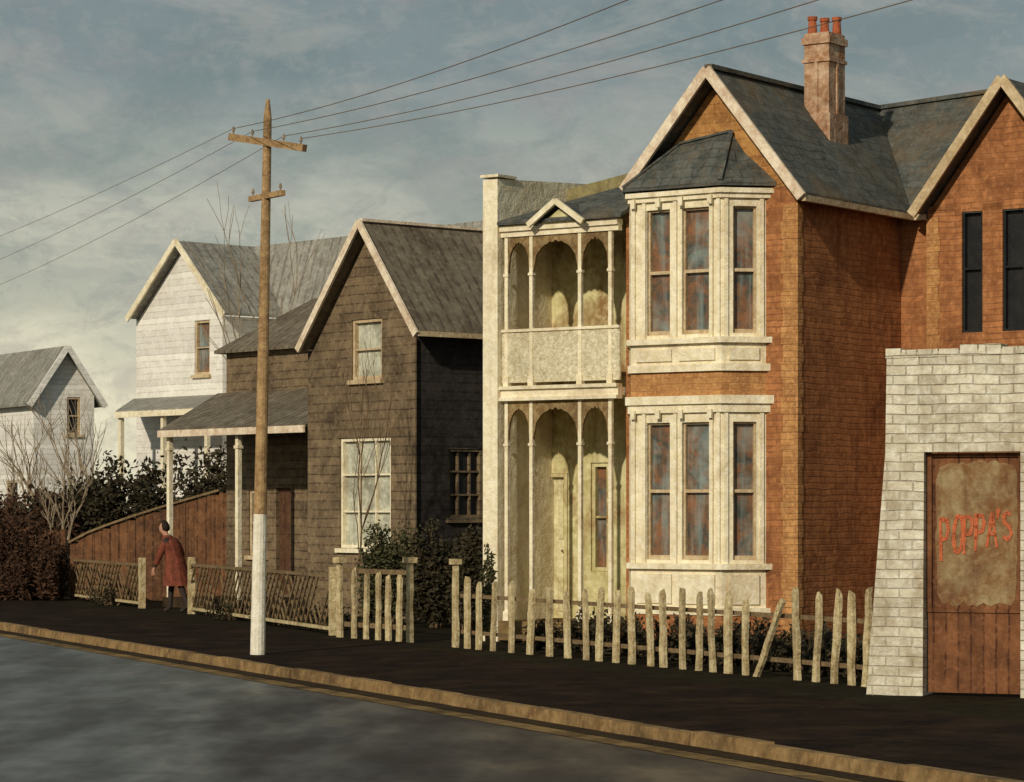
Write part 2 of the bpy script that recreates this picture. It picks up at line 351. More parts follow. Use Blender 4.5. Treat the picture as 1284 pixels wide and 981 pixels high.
# ---- bay windows
def offs(o):
    t=o*math.tan(math.radians(22.5))
    return [(uA-o*.5,0),(uB-t,vb-o),(uC+t,vb-o),(uD+o*1.414,0)]
def band(mb,o,z0,z1):
    a=[M.pt(x,y,z0) for x,y in offs(o)]; bb=[M.pt(x,y,z1) for x,y in offs(o)]
    mb.prism(a,bb)
def bz(py): return M.z_at(py,(uB+uC)/2,vb)
segs=[M.sub((uA,0),(uB,vb)),M.sub((uB,vb),(uC,vb)),M.sub((uC,vb),(uD,0))]
def bay(zc1,zc0,zw1,zw0,zs0,lab,gms):
    m=MB()
    L1=segs[1].len
    pw=segs[1].s_at(811); m1=segs[1].s_at(840); m2=segs[1].s_at(855); m3=segs[1].s_at(889)
    o1=[(pw,m1,zw0,zw1),(m2,m3,zw0,zw1)]
    wall(m,segs[1],0,L1,zs0,zc0,o1,.16)
    o0=(.15,segs[0].len-.13,zw0,zw1); o2=(.16,segs[2].len-.13,zw0,zw1)
    wall(m,segs[0],0,segs[0].len,zs0,zc0,[o0],.16)
    wall(m,segs[2],0,segs[2].len,zs0,zc0,[o2],.16)
    band(m,.05,zc0,zc0+(zc1-zc0)*.5); band(m,.09,zc0+(zc1-zc0)*.5,zc1)
    band(m,.07,zw0-.13,zw0-.05)
    band(m,.05,zs0-.03,zs0+.07)
    for sg,xs in((segs[1],(.03,pw-.06,(m1+m2)/2-.028,m3+.02,L1-.07)),(segs[2],(.03,segs[2].len-.09))):
        for x in xs:
            m.box(sg,x,x+.055,-.03,-.002,zw0-.05,zc0-.002)
    for x in(.08,L1*.33,L1*.58,L1*.9):
        m.box(segs[1],x-.035,x+.035,-.09,-.052,zc0-.08,zc0+.04)
    for sg,a,b_ in((segs[1],.1,L1*.46),(segs[1],L1*.54,L1-.1),(segs[2],.1,segs[2].len-.1)):
        m.box(sg,a,b_,-.03,-.002,zs0+.12,zw0-.2)
    o=m.make('bay_window',WHITE,hb,lab)
    for sg,op in((segs[1],o1[0]),(segs[1],o1[1]),(segs[2],o2),(segs[0],o0)):
        f=MB(); a,b_,z0,z1=op; k=.028
        f.box(sg,a+.004,a+k,.05,.11,z0,z1); f.box(sg,b_-k,b_-.004,.05,.11,z0,z1); f.box(sg,a+k,b_-k,.05,.11,z1-k,z1-.003); f.box(sg,a+k,b_-k,.05,.11,z0+.003,z0+.06)
        zm=(z0+z1)/2; f.box(sg,a+k,b_-k,.045,.105,zm-.022,zm+.022)
        f.make('sash',TRIM,o)
        g=MB(); g.box(sg,a+.006,b_-.006,.115,.14,z0,z1); g.make('pane',gms,o)
bay(bz(240),bz(252),bz(262),bz(420),bz(464),'upper white bay window with bracketed cornice',GLASS)
bay(bz(497),bz(518),bz(530),bz(702),bz(768),'lower white bay window with panelled base',GLASS)
m=MB(); band(m,.0,bz(497)+.002,bz(464)-.032); m.make('brick_band',QUOIN,hb)
m=MB(); band(m,.03,0,bz(768)-.032); m.make('plinth',BRICK,hb)
# bay hood roof
m=MB(); o_=offs(.13); zt=bz(238)+.004
lo=[M.pt(x,y,zt) for x,y in o_]; lo2=[M.pt(x,y,zt+.05) for x,y in o_]
m.prism(lo,lo2)
def hp_(px,py,v=-.02): u=M.s_at(px,v); return M.pt(u,v,M.z_at(py,u,v))
hi=[hp_(828,194),hp_(852,182,-.06),hp_(917,166,-.06),hp_(934,192)]
for i in range(3): m.poly([lo2[i],lo2[i+1],hi[i+1],hi[i]])
m.poly(hi)
br=m.make('bay_roof',SLATE,hb)
m=MB()
m.beam(lo2[1]+Vector((0,0,.02)),hi[1]+Vector((0,0,.02)),.06,.03); m.beam(lo2[2]+Vector((0,0,.02)),hi[2]+Vector((0,0,.02)),.06,.03); m.beam(hi[1]+Vector((0,0,.02)),hi[2]+Vector((0,0,.02)),.06,.03)
m.make('ridge_capping',SLATE,br)
# ---- verandah
vf=-.12; uE=uA-SW-.02; uS=UL+.26
yb=YB
zfl1=M.z_at(483,M.s_at(700,vf),vf); zfl0=M.z_at(500,M.s_at(700,vf),vf); zev=M.z_at(284,M.s_at(705,vf),vf)
pw_=MB(); ztop=M.z_at(226,UL,-.25)
pw_.prism([M.pt(UL,-.25,0),M.pt(uS,-.25,0),M.pt(uS,8,0),M.pt(UL,8,0)],[M.pt(UL,-.25,ztop),M.pt(uS,-.25,ztop),M.pt(uS,8,ztop+.5),M.pt(UL,8,ztop+.5)])
pw_.box(M,UL-.03,uS+.03,-.28,.2,ztop+.03,ztop+.07)
pw_.make('party_wall',WHITE,hb,'tall white rendered wing wall at the verandah end')
B=M.sub((uS,yb),(uE,yb)); bl=B.len
w=MB()
ue=(B.s_at(738),B.s_at(762))
opsl=[(B.s_at(676),B.s_at(712),.3,2.45),(ue[0]+.04,ue[1]+.02,1.0,2.6)]
wall(w,B,0,bl,0,zev+.4,opsl,.14)
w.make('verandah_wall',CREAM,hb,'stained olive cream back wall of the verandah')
door(B,hb,*opsl[0],DOORP,CREAM); window(B,hb,*opsl[1],fm=CREAM,gm=GLASS,sill=False)
w=MB(); w.box(M,uS+.003,uE,vf-.06,yb-.003,zfl0+.03,zfl1-.05); w.box(M,uS+.003,uE,vf-.11,vf+.05,zfl1-.05,zfl1); w.box(M,uS+.003,uE,vf-.11,vf+.05,zfl0-.02,zfl0+.03); w.make('balcony_floor',WHITE,hb)
w=MB(); w.box(M,uS+.003,uE,vf-.1,yb-.003,.02,.3); w.make('verandah_floor',GUTO,hb)
pxs=(636,667,728,766)
ups=[M.s_at(p,vf) for p in pxs]
for u in ups:
    for z0,z1 in ((.3,zfl0-.02),(zfl1,zev-.03)):
        p=MB(); p.box(M,u-.028,u+.028,vf-.028,vf+.028,z0,z1); p.box(M,u-.042,u+.042,vf-.042,vf+.042,z1-.65,z1-.61); p.box(M,u-.046,u+.046,vf-.046,vf+.046,z0,z0+.14)
        p.make('verandah_post',WHITE,hb)
def arch(a,b,zt,h,par):
    m=MB(); n=16; t=.07
    for i in range(n):
        x0=a+(b-a)*i/n; x1=a+(b-a)*(i+1)/n
        def f(x):
            q=abs((x-a)/(b-a)*2-1); return zt-t-h*(1-math.sqrt(max(0,1-q**2.2)))- .035*abs(math.sin(q*14))
        m.hexa([M.pt(x0,vf-.02,f(x0)),M.pt(x1,vf-.02,f(x1)),M.pt(x1,vf+.02,f(x1)),M.pt(x0,vf+.02,f(x0)),M.pt(x0,vf-.02,zt),M.pt(x1,vf-.02,zt),M.pt(x1,vf+.02,zt),M.pt(x0,vf+.02,zt)])
    m.make('lace_valance',LACE,par)
bays=[(ups[0],ups[1]),(ups[1],ups[2]),(ups[2],ups[3])]
if uE-ups[3]>.2: bays.append((ups[3],uE))
for a,b_ in bays:
    for zt in (zev-.11,zfl0-.05):
        arch(a+.032,b_-.032,zt,.42 if b_-a>.4 else .25,hb)
m=MB(); m.box(M,uS+.003,uE,vf-.05,vf+.04,zev-.11,zev-.03)
m.box(M,uS+.003,uE,vf-.09,vf+.06,zev-.03,zev+.05)
m.make('fascia',WHITE,hb)
zhr=M.z_at(411,M.s_at(700,vf),vf)
m=MB(); m.box(M,uS+.003,uE,vf-.02,vf+.02,zfl1+.05,zhr-.05); m.make('balustrade',PANEL,hb)
m=MB(); m.box(M,uS+.003,uE,vf-.05,vf+.05,zhr-.04,zhr); m.make('handrail',WHITE,hb)
m=MB(); yr=1.5; tl=M.s_at(668,yr); zt1=M.z_at(248,tl,yr); zt2=M.z_at(212,uE,yr)
m.slab([M.pt(uS+.003,vf-.15,zev+.11),M.pt(uE+.1,vf-.15,zev+.11),M.pt(uE+.1,yr,zt2),M.pt(uS+.003,yr,zt1-.1)],.05)
vr=m.make('verandah_roof',SLATE,hb)
m=MB(); a0=M.s_at(632,yr+.1); zq0=M.z_at(242,a0,yr+.1); zq1=M.z_at(192,uE+.4,yr+.1)
m.prism([M.pt(uS+.003,yr+.05,5),M.pt(uE+.4,yr+.05,5),M.pt(uE+.4,yr+.05,zq1),M.pt(uS+.003,yr+.05,zq0-.03)],[M.pt(uS+.003,yr+.3,5),M.pt(uE+.4,yr+.3,5),M.pt(uE+.4,yr+.3,zq1),M.pt(uS+.003,yr+.3,zq0-.03)])
m.make('parapet',MOSS,hb)
ga,gb,gm_=M.s_at(667,vf-.2),M.s_at(729,vf-.2),M.s_at(698,vf-.2); zga=M.z_at(252,gm_,vf-.2); ze=zev+.06
m=MB(); m.slab([M.pt(ga,vf-.2,ze),M.pt(gm_,vf-.2,zga),M.pt(gm_,.82,zga),M.pt(ga,vf+.2,ze)],.04); m.slab([M.pt(gm_,vf-.2,zga),M.pt(gb,vf-.2,ze),M.pt(gb,vf+.2,ze),M.pt(gm_,.82,zga)],.04)
gr=m.make('gablet_roof',SLATE,vr)
m=MB(); m.beam(M.pt(ga-.05,vf-.23,ze-.04),M.pt(gm_,vf-.23,zga),.05,.08); m.beam(M.pt(gb+.05,vf-.237,ze-.04),M.pt(gm_,vf-.237,zga),.05,.08)
m.make('bargeboard',WHITE,vr)
m=MB(); m.prism([M.pt(ga+.1,vf-.12,zev+.05),M.pt(gb-.1,vf-.12,zev+.05),M.pt(gm_,vf-.12,zga-.1)],[M.pt(ga+.1,vf-.09,zev+.05),M.pt(gb-.1,vf-.09,zev+.05),M.pt(gm_,vf-.09,zga-.1)]); m.make('pediment',CREAM,vr)

# ============================================================ WHITEWASHED GATE WALL
g=frame(1100,29.6,22)
gw=root('gateway_wall',g.pt(1,0,0),'tall whitewashed brick wall with a wide gateway opening','wall')
ztp=g.z_at(440,0,0); aG=g.s_at(1158,-.02); aR=g.s_at(1279,-.02); zG=g.z_at(567,aG)
w=MB(); E=g.s_at(1440)
w.hexa([g.pt(-.09,-.1,0),g.pt(aG,-.06,0),g.pt(aG,.4,0),g.pt(-.09,.4,0),g.pt(.085,0,zG),g.pt(aG,0,zG),g.pt(aG,.34,zG),g.pt(.085,.34,zG)])
w.hexa([g.pt(.085,0,zG),g.pt(E,0,zG),g.pt(E,.34,zG),g.pt(.085,.34,zG),g.pt(.1,0,ztp-.03),g.pt(E,0,ztp+.03),g.pt(E,.34,ztp+.03),g.pt(.1,.34,ztp-.03)])
w.hexa([g.pt(aR,0,0),g.pt(E,0,0),g.pt(E,.34,0),g.pt(aR,.34,0),g.pt(aR,0,zG),g.pt(E,0,zG),g.pt(E,.34,zG),g.pt(aR,.34,zG)])
w.make('wall',WBRICK,gw)
w=MB(); x=.09; i=0
while x<E:
    l=random.uniform(.16,.30)
    w.box(g,x,x+l-.012,random.uniform(-.016,-.004),.345,ztp-.08+.003*i,ztp+random.uniform(.0,.05)); x+=l; i+=1
w.make('coping',WBRICK,gw)
gt=root('yard_gate',g.pt((aG+aR)/2,.2,0),'rust brown timber yard gate with red painted lettering','gate')
zr=g.z_at(768,aG)
w=MB(); w.box(g,aG+.01,aR-.01,.12,.16,.03,zr); w.make('lower_boards',GATEL,gt)
w=MB(); w.box(g,aG+.055,aR-.04,.135,.165,zr+.04,zG-.05); w.make('backing_board',GATEL,gt)
rnd=random.Random(11); cx_,cz_=(aG+aR)/2+.02,(zr+zG)/2-.01; hx,hz_=(aR-aG)/2-.07,(zG-zr)/2-.075
rag=[]
for i in range(72):
    t=2*math.pi*i/72; ct,st=math.cos(t),math.sin(t); q=(abs(ct)**9+abs(st)**9)**(-1/9)*rnd.uniform(.95,1.01)
    rag.append((cx_+hx*q*ct,cz_+hz_*q*st))
w=MB(); w.prism([g.pt(a,.129,b) for a,b in rag],[g.pt(a,.1345,b) for a,b in rag]); w.make('panel',GATEU,gt,'mottled panel of worn ochre paint')
w=MB(); w.box(g,aG+.01,aG+.055,.10,.165,zr,zG-.01); w.box(g,aR-.04,aR-.01,.10,.165,zr,zG-.01); w.box(g,aG+.055,aR-.04,.10,.165,zG-.05,zG-.01); w.box(g,aG+.055,aR-.04,.10,.165,zr,zr+.04); w.make('gate_frame',GATEL,gt)
LT={'P':[[(0,0),(.04,1),(.45,.98),(.52,.75),(.4,.52),(.02,.48)]],
'O':[[(.3+.28*math.cos(t*math.pi/6+1.2),.5+.5*math.sin(t*math.pi/6+1.2)) for t in range(13)]],
'A':[[(0,0),(.32,1),(.6,0)],[(.1,.38),(.5,.4)]],"'":[[(.1,1.1),(.02,.8)]],
'S':[[(.5,.88),(.3,1),(.08,.85),(.1,.62),(.42,.45),(.5,.2),(.28,0),(.02,.12)]]}
x0=g.s_at(1180,.12); x1=g.s_at(1273,.12); un=(x1-x0)/6.45; xx=x0
zb0=g.z_at(700,x0); rnd=random.Random(4)
def stroke(w,a_,b_,wd0):
    n=3
    for i in range(n):
        p=a_+(b_-a_)*(i/n); q=a_+(b_-a_)*((i+1)/n); e_=(q-p)*.14
        w.beam(p-e_,q+e_,.008,wd0*rnd.uniform(.7,1.3))
for k,chx in enumerate("POPPA'S"):
    s_=.41*(1.0-.05*k); wd=un*.84; w=MB()
    base=zb0+.035*k+rnd.uniform(-.025,.025); sk=rnd.uniform(-.02,.03)
    for st in LT[chx]:
        for p,q in zip(st[:-1],st[1:]):
            stroke(w,g.pt(xx+p[0]*wd/.6+sk*p[1],.122,base+p[1]*s_),g.pt(xx+q[0]*wd/.6+sk*q[1],.122,base+q[1]*s_),.034)
    w.make('letter',REDP,gt,'rough hand-painted red letter of the word POPPA\'S')
    xx+= un*.45 if chx=="'" else un

# ============================================================ TIMBER HOUSE
T=frame(520,50,50)
ht=root('timber_house',T.pt(-2,2,0),'weathered brown weatherboard cottage with steep iron gable roof and verandah','house')
vo=-.25
tl=T.s_at(386,0); tm=T.s_at(452,vo); ztA=T.z_at(278,tm,vo)
eR=T.s_at(522,vo); eRz=T.z_at(414,eR,vo); eL=T.s_at(377,vo); eLz=T.z_at(434,eL,vo)
def zt_(u): return eLz+(ztA-eLz)*(u-eL)/(tm-eL) if u<tm else eRz+(ztA-eRz)*(u-eR)/(tm-eR)
w=MB()
o1=(T.s_at(441),T.s_at(479),T.z_at(476,T.s_at(460)),T.z_at(400,T.s_at(460)))
o2=(T.s_at(426),T.s_at(490),T.z_at(688,T.s_at(458)),T.z_at(549,T.s_at(458)))
gwall(w,T,tl,0,lambda u:zt_(u)-.1,tm,[o1,o2])
K3=T.sub((0,5),(tl,5)); wall(w,K3,0,K3.len,0,eRz)
vk=1.9; xl=T.s_at(284,vk); zk=T.z_at(437,T.s_at(330,vk),vk)
K4=T.sub((xl,vk),(tl,vk)); dr=(K4.s_at(345),K4.s_at(368),.25,2.4); wn=(K4.s_at(312),K4.s_at(334),1.0,2.3)
wall(w,K4,0,K4.len,0,zk,[dr,wn])
K=T.sub((xl,5),(xl,vk)); wall(w,K,0,K.len,0,zk)
K=T.sub((tl,vk),(tl,0)); wall(w,K,0,vk,0,eLz-.05)
w.make('wall',TIMBER,ht)
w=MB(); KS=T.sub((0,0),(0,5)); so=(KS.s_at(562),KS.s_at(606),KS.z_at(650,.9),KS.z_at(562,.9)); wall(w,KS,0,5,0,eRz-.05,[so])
w.make('wall',TIMBERD,ht,'weatherboard side wall with shade painted into its dark colour')
w=MB(); w.box(T,-.05,.06,-.03,-.002,.1,eRz-.1); w.make('corner_board',TIMBER,ht)
window(T,ht,*o1,fm=TRIM,gm=CURT,nx=1,ny=2); window(T,ht,*o2,fm=WHITE,gm=CURT,nx=3,ny=3,fw=.06)
window(KS,ht,*so,fm=TIMBER,gm=GLASSD,nx=3,ny=3)
door(K4,ht,*dr,DOORM,TIMBER); window(K4,ht,*wn,fm=TRIM,gm=GLASSD)
r=MB()
r.slab([T.pt(tm,vo,ztA),T.pt(eR,vo,eRz),T.pt(eR,5.2,eRz),T.pt(tm,5.2,ztA)],.06)
r.slab([T.pt(eL,vo,eLz),T.pt(tm,vo,ztA),T.pt(tm,5.2,ztA),T.pt(eL,5.2,eLz)],.06)
zk2=T.z_at(352,tm-.4,vk+1.6)
r.slab([T.pt(xl-.15,vk-.2,zk),T.pt(tl+.6,vk-.2,zk),T.pt(tl+.6,vk+1.5,zk2),T.pt(xl+.9,vk+1.5,zk2)],.06)
r.slab([T.pt(xl-.15,vk-.2,zk),T.pt(xl+.9,vk+1.5,zk2),T.pt(xl+.9,vk+3,zk2),T.pt(xl-.15,vk+3.1,zk)],.06)
rt=r.make('roof',IRON,ht)
b=MB(); b.beam(T.pt(eL-.05,vo-.04,eLz-.08),T.pt(tm,vo-.04,ztA-.01),.05,.13); b.beam(T.pt(eR+.05,vo-.047,eRz-.08),T.pt(tm,vo-.047,ztA-.01),.05,.13); b.make('bargeboard',BARGE,rt)
b=MB(); b.beam(T.pt(eR+.04,vo,eRz-.06),T.pt(eR+.04,5.2,eRz-.06),.07,.09); b.make('gutter',TRIM,rt)
b=MB(); b.beam(T.pt(tm,vo,ztA+.03),T.pt(tm,5.2,ztA+.03),.12,.05); b.make('ridge_capping',BARGE,rt)
va=.1; ul=T.s_at(211,va); zv0=T.z_at(536,T.s_at(300,va),va); zv1=T.z_at(490,T.s_at(335,vk),vk)
r=MB(); r.slab([T.pt(ul-.1,va-.15,zv0),T.pt(tl-.01,va-.15,zv0),T.pt(tl-.01,vk-.01,zv1),T.pt(xl-.3,vk-.01,zv1)],.05)
r.slab([T.pt(ul-.1,va-.15,zv0),T.pt(xl-.3,vk-.01,zv1),T.pt(xl-.3,vk+1,zv1),T.pt(ul-.1,vk+1.2,zv0)],.05)
r.make('verandah_roof',IRON,ht)
r=MB(); r.beam(T.pt(ul-.1,va-.17,zv0-.08),T.pt(tl-.02,va-.17,zv0-.08),.04,.13); r.make('fascia',BARGE,ht)
for px in(213,299):
    u=T.s_at(px,va); p=MB(); p.box(T,u-.045,u+.045,va-.045,va+.045,0.2,zv0-.15); p.box(T,u-.065,u+.065,va-.065,va+.065,zv0-.4,zv0-.34); p.make('verandah_post',WHITE,ht)
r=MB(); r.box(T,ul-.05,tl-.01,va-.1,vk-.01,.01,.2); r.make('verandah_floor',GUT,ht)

# ============================================================ WHITE HOUSE
H=frame(279,68,48)
hw=root('white_house',H.pt(-2,2,0),'white weatherboard two-storey house with pale iron gable roofs','house')
vo=-.25; wl=H.s_at(171); wm=H.s_at(222,vo); zwA=H.z_at(302,wm,vo); eR=H.s_at(281,vo); eRz=H.z_at(392,eR,vo); eL=H.s_at(162,vo); eLz=H.z_at(397,eL,vo)
def zh_(u): return eLz+(zwA-eLz)*(u-eL)/(wm-eL) if u<wm else eRz+(zwA-eRz)*(u-eR)/(wm-eR)
w=MB(); o1=(H.s_at(244),H.s_at(263),H.z_at(470,H.s_at(252)),H.z_at(402,H.s_at(252)))
lo_=(H.s_at(180),H.s_at(200),.9,2.3)
gwall(w,H,wl,0,lambda u:zh_(u)-.1,wm,[o1,lo_])
w1=1.6; w2=H.d_at(318,wm)
K=H.sub((0,0),(0,w1)); wall(w,K,0,w1,0,eRz-.05)
K=H.sub((0,w1),(7,w1)); wall(w,K,0,7,0,eRz-.05)
K=H.sub((7,w1),(7,7)); wall(w,K,0,K.len,0,eRz-.05); K=H.sub((7,7),(wl,7)); wall(w,K,0,K.len,0,eRz-.05); K=H.sub((wl,7),(wl,0)); wall(w,K,0,7,0,eLz-.05)
w.make('wall',WHITEB,hw)
window(H,hw,*o1,fm=TRIM,gm=GLASS); window(H,hw,*lo_,fm=TRIM,gm=GLASS)
r=MB()
r.slab([H.pt(wm,vo,zwA),H.pt(eR,vo,eRz),H.pt(eR,w1-.1,eRz),H.pt(wm,w2,zwA)],.06)
r.slab([H.pt(eL,vo,eLz),H.pt(wm,vo,zwA),H.pt(wm,w2,zwA),H.pt(eL,w2,eLz)],.06)
r.slab([H.pt(eR,w1-.1,eRz),H.pt(7.2,w1-.1,eRz),H.pt(7.2,w2,zwA),H.pt(wm,w2,zwA)],.06)
r.slab([H.pt(wm,w2,zwA),H.pt(7.2,w2,zwA),H.pt(7.2,w2+3,eRz),H.pt(wm,w2+3,eRz)],.06)
rt=r.make('roof',IRONP,hw)
b=MB(); b.beam(H.pt(eL-.05,vo-.04,eLz-.08),H.pt(wm,vo-.04,zwA-.01),.05,.15); b.beam(H.pt(eR+.05,vo-.047,eRz-.08),H.pt(wm,vo-.047,zwA-.01),.05,.15); b.make('bargeboard',WHITE,rt)
zz=H.z_at(500,wl); za=H.z_at(518,wl-1,-1.6); xa=H.s_at(145,-1.4)
r=MB(); r.slab([H.pt(xa,-1.4,za),H.pt(2,-1.4,za),H.pt(2,-.01,zz),H.pt(wl-.1,-.01,zz)],.06); r.make('verandah_roof',IRONP,hw)
r=MB(); r.beam(H.pt(xa,-1.42,za-.1),H.pt(2,-1.42,za-.1),.05,.14); r.make('fascia',WHITE,hw)
for px in(152,205,260):
    u=H.s_at(px,-1.3); p=MB(); p.box(H,u-.05,u+.05,-1.35,-1.25,0,za-.17); p.make('verandah_post',WHITE,hw)

# ============================================================ FAR COTTAGE
C=frame(42,86,60)
hc=root('white_cottage',C.pt(-3,1,0),'small white cottage with grey roof among bare trees','house')
ez=C.z_at(491,0)
dw=C.d_at(118,0); rz=C.z_at(434,0,dw/2)
w=MB(); U0=-8
cw=(C.s_at(8),C.s_at(22),1.2,2.8)
wall(w,C,U0,0,0,ez,[cw])
K=C.sub((0,0),(0,dw)); c0,c1=K.s_at(84),K.s_at(101)
wo=(c0,c1,K.z_at(545,dw*.5),K.z_at(498,dw*.5))
def zc_(u): return ez+(rz-ez)*(1-abs(u-dw/2)/(dw/2))
gwall(w,K,0,dw,lambda u:zc_(u)-.1,dw/2,[wo])
K5=C.sub((0,dw),(U0,dw)); wall(w,K5,0,-U0,0,ez); K6=C.sub((U0,dw),(U0,0)); gwall(w,K6,0,dw,lambda u:zc_(u)-.1,dw/2)
w.make('wall',WHITEB,hc)
window(K,hc,*wo,fm=TRIM,gm=GLASSD); window(C,hc,*cw,fm=TRIM,gm=GLASSD)
r=MB(); o=.3; dz=(rz-ez)/(dw/2)*.25
r.slab([C.pt(U0-o,-.25,ez-dz),C.pt(o,-.25,ez-dz),C.pt(o,dw/2,rz),C.pt(U0-o,dw/2,rz)],.08); r.slab([C.pt(U0-o,dw+.25,ez-dz),C.pt(o,dw+.25,ez-dz),C.pt(o,dw/2,rz),C.pt(U0-o,dw/2,rz)],.08)
rc=r.make('roof',IRONP,hc)
b=MB(); b.beam(C.pt(o+.03,-.25,ez-dz-.08),C.pt(o+.03,dw/2,rz-.04),.06,.16); b.beam(C.pt(o+.037,dw+.25,ez-dz-.08),C.pt(o+.037,dw/2,rz-.04),.06,.16); b.make('bargeboard',WHITEB,rc)

# ============================================================ GROUND
def sheet(name,pts,m,kind='structure'):
    w=MB(); w.poly(pts); o=w.make(name,m); o['kind']='structure'; return o
k0=G(0,782); k1=G(1200,973); kd=(k1-k0).normalized(); kn=Vector((-kd.y,kd.x,0))
if kn.y<0: kn=-kn
def kp(t,o,z): p=k0+kd*t+kn*o; return Vector((p.x,p.y,z))
sheet('ground',[(-600,-100,-.16),(600,-100,-.16),(600,1500,-.16),(-600,1500,-.16)],SOIL)
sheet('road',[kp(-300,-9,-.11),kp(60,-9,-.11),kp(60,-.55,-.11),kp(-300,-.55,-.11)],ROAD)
sheet('gutter',[kp(-300,-.28,-.102),kp(60,-.28,-.102),kp(60,0,-.102),kp(-300,0,-.102)],GUT)
sheet('gutter',[kp(-300,-.55,-.106),kp(60,-.55,-.106),kp(60,-.28,-.106),kp(-300,-.28,-.106)],GUTO)
w=MB(); t=-80.0
while t<45:
    L_=random.uniform(.9,1.3); j=random.uniform(-.015,.012); zj=random.uniform(-.012,.008)
    w.hexa([kp(t,j-.02,-.12),kp(t+L_-.02,j-.02,-.12),kp(t+L_-.02,.12,-.12),kp(t,.12,-.12),kp(t,j,.012+zj),kp(t+L_-.02,j,.012+zj),kp(t+L_-.02,.12,.012+zj),kp(t,.12,.012+zj)]); t+=L_
o=w.make('kerb',KERB); o['kind']='structure'
sheet('pavement',[kp(-300,.12,0),kp(60,.12,0),kp(60,3.3,0),kp(-300,3.3,0)],PAVE)
sheet('garden_ground',[kp(-300,3.3,-.004),kp(60,3.3,-.004),Vector((300,30,-.004)),Vector((500,900,-.004)),Vector((-420,900,-.004))],SOIL)

# ============================================================ PICKET FENCES
def picket(par,base,h,wd,lean=(0,0),d=Vector((1,0,0)),m=PICKET,name='picket',point=True):
    p=MB(); t=.022; nrm=Vector((d.y,-d.x,0))
    top=base+Vector((0,0,h))+d*lean[0]+nrm*lean[1]
    def ring(c,w_): return [c-d*w_/2+nrm*t,c+d*w_/2+nrm*t,c+d*w_/2-nrm*t,c-d*w_/2-nrm*t]
    cs=[base]; ws=[wd*random.uniform(.9,1.1)]
    for f in(.22,.45,.7,.93):
        cs.append(base+(top-base)*f+d*random.uniform(-.014,.014)); ws.append(wd*random.uniform(.74,1.1))
    cs.append(top); ws.append(wd*(random.uniform(.2,.7) if point else .75))
    rs=[ring(c,x) for c,x in zip(cs,ws)]
    rs[-1]=[q+Vector((0,0,random.uniform(-.025,.025))) for q in rs[-1]]
    n=len(p.v)
    for r_ in rs: p.v+=r_
    for i in range(len(rs)-1):
        for j in range(4): k=(j+1)%4; p.f.append((n+i*4+j,n+i*4+k,n+i*4+4+k,n+i*4+4+j))
    p.f.append((n+3,n+2,n+1,n)); e=n+4*(len(rs)-1); p.f.append((e,e+1,e+2,e+3))
    return p.make(name,m,par)
fa=G(560,811); fb=G(1092,862); fd=(fb-fa).normalized()
FS=Seg(fa.xy,fd.xy)
pf=root('picket_fence',(fa+fb)/2,'leaning pale wooden picket fence in front of the brick house','fence')
lst=[(586,722),(600,732),(618,728),(641,730),(664,738),(689,734),(712,742),(735,740),(751,738),(772,742),(792,736),(816,744),(832,740),(856,738),(876,744),(894,738),(913,742),(935,752),(1000,738),(1023,744),(1046,740),(1068,742),(1085,738)]
for px,py in lst:
    s=FS.s_at(px); h=FS.z_at(py,s); picket(pf,FS.pt(s,0,0),h,random.uniform(.085,.125),(random.uniform(-.05,.06),random.uniform(-.03,.03)),fd)
s=FS.s_at(952); picket(pf,FS.pt(s,-.04,0),FS.z_at(752,FS.s_at(985)),.09,(FS.s_at(986)-s,0),fd,name='picket')['label']='broken picket leaning sideways'
s=FS.s_at(571); p=picket(pf,FS.pt(s,0,0),FS.z_at(708,s),.14,(0,0),fd,name='gatepost',point=False)
w=MB(); w.box(FS,s-.08,s+.08,-.06,.06,FS.z_at(708,s),FS.z_at(701,s)); w.make('post_cap',PICKET,p)
for zr_ in(.22,.72):
    w=MB(); w.beam(FS.pt(FS.s_at(571),.07,zr_),FS.pt(FS.s_at(1090),.07,zr_-.02),.04,.05); w.make('rail',LATT,pf)
f2a=G(421,799); f2b=G(519,806); d2=(f2b-f2a).normalized(); F2=Seg(f2a.xy,d2.xy)
pf2=root('picket_fence',(f2a+f2b)/2,'short picket fence with two stout posts before the timber cottage','fence')
for px,py in((444,714),(459,720),(474,718),(487,722),(500,720)):
    s=F2.s_at(px); picket(pf2,F2.pt(s,0,0),F2.z_at(py,s),.105,(random.uniform(-.03,.03),0),d2)
for px in(426,514):
    s=F2.s_at(px); p=picket(pf2,F2.pt(s,0,0),F2.z_at(706,s),.14,(0,0),d2,name='post',point=False)
    w=MB(); w.box(F2,s-.09,s+.09,-.07,.07,F2.z_at(706,s),F2.z_at(699,s)); w.make('post_cap',PICKET,p)
for z_ in(.2,1.0):
    w=MB(); w.beam(F2.pt(F2.s_at(428),.07,z_),F2.pt(F2.s_at(512),.07,z_),.05,.07); w.make('rail',LATT,pf2)
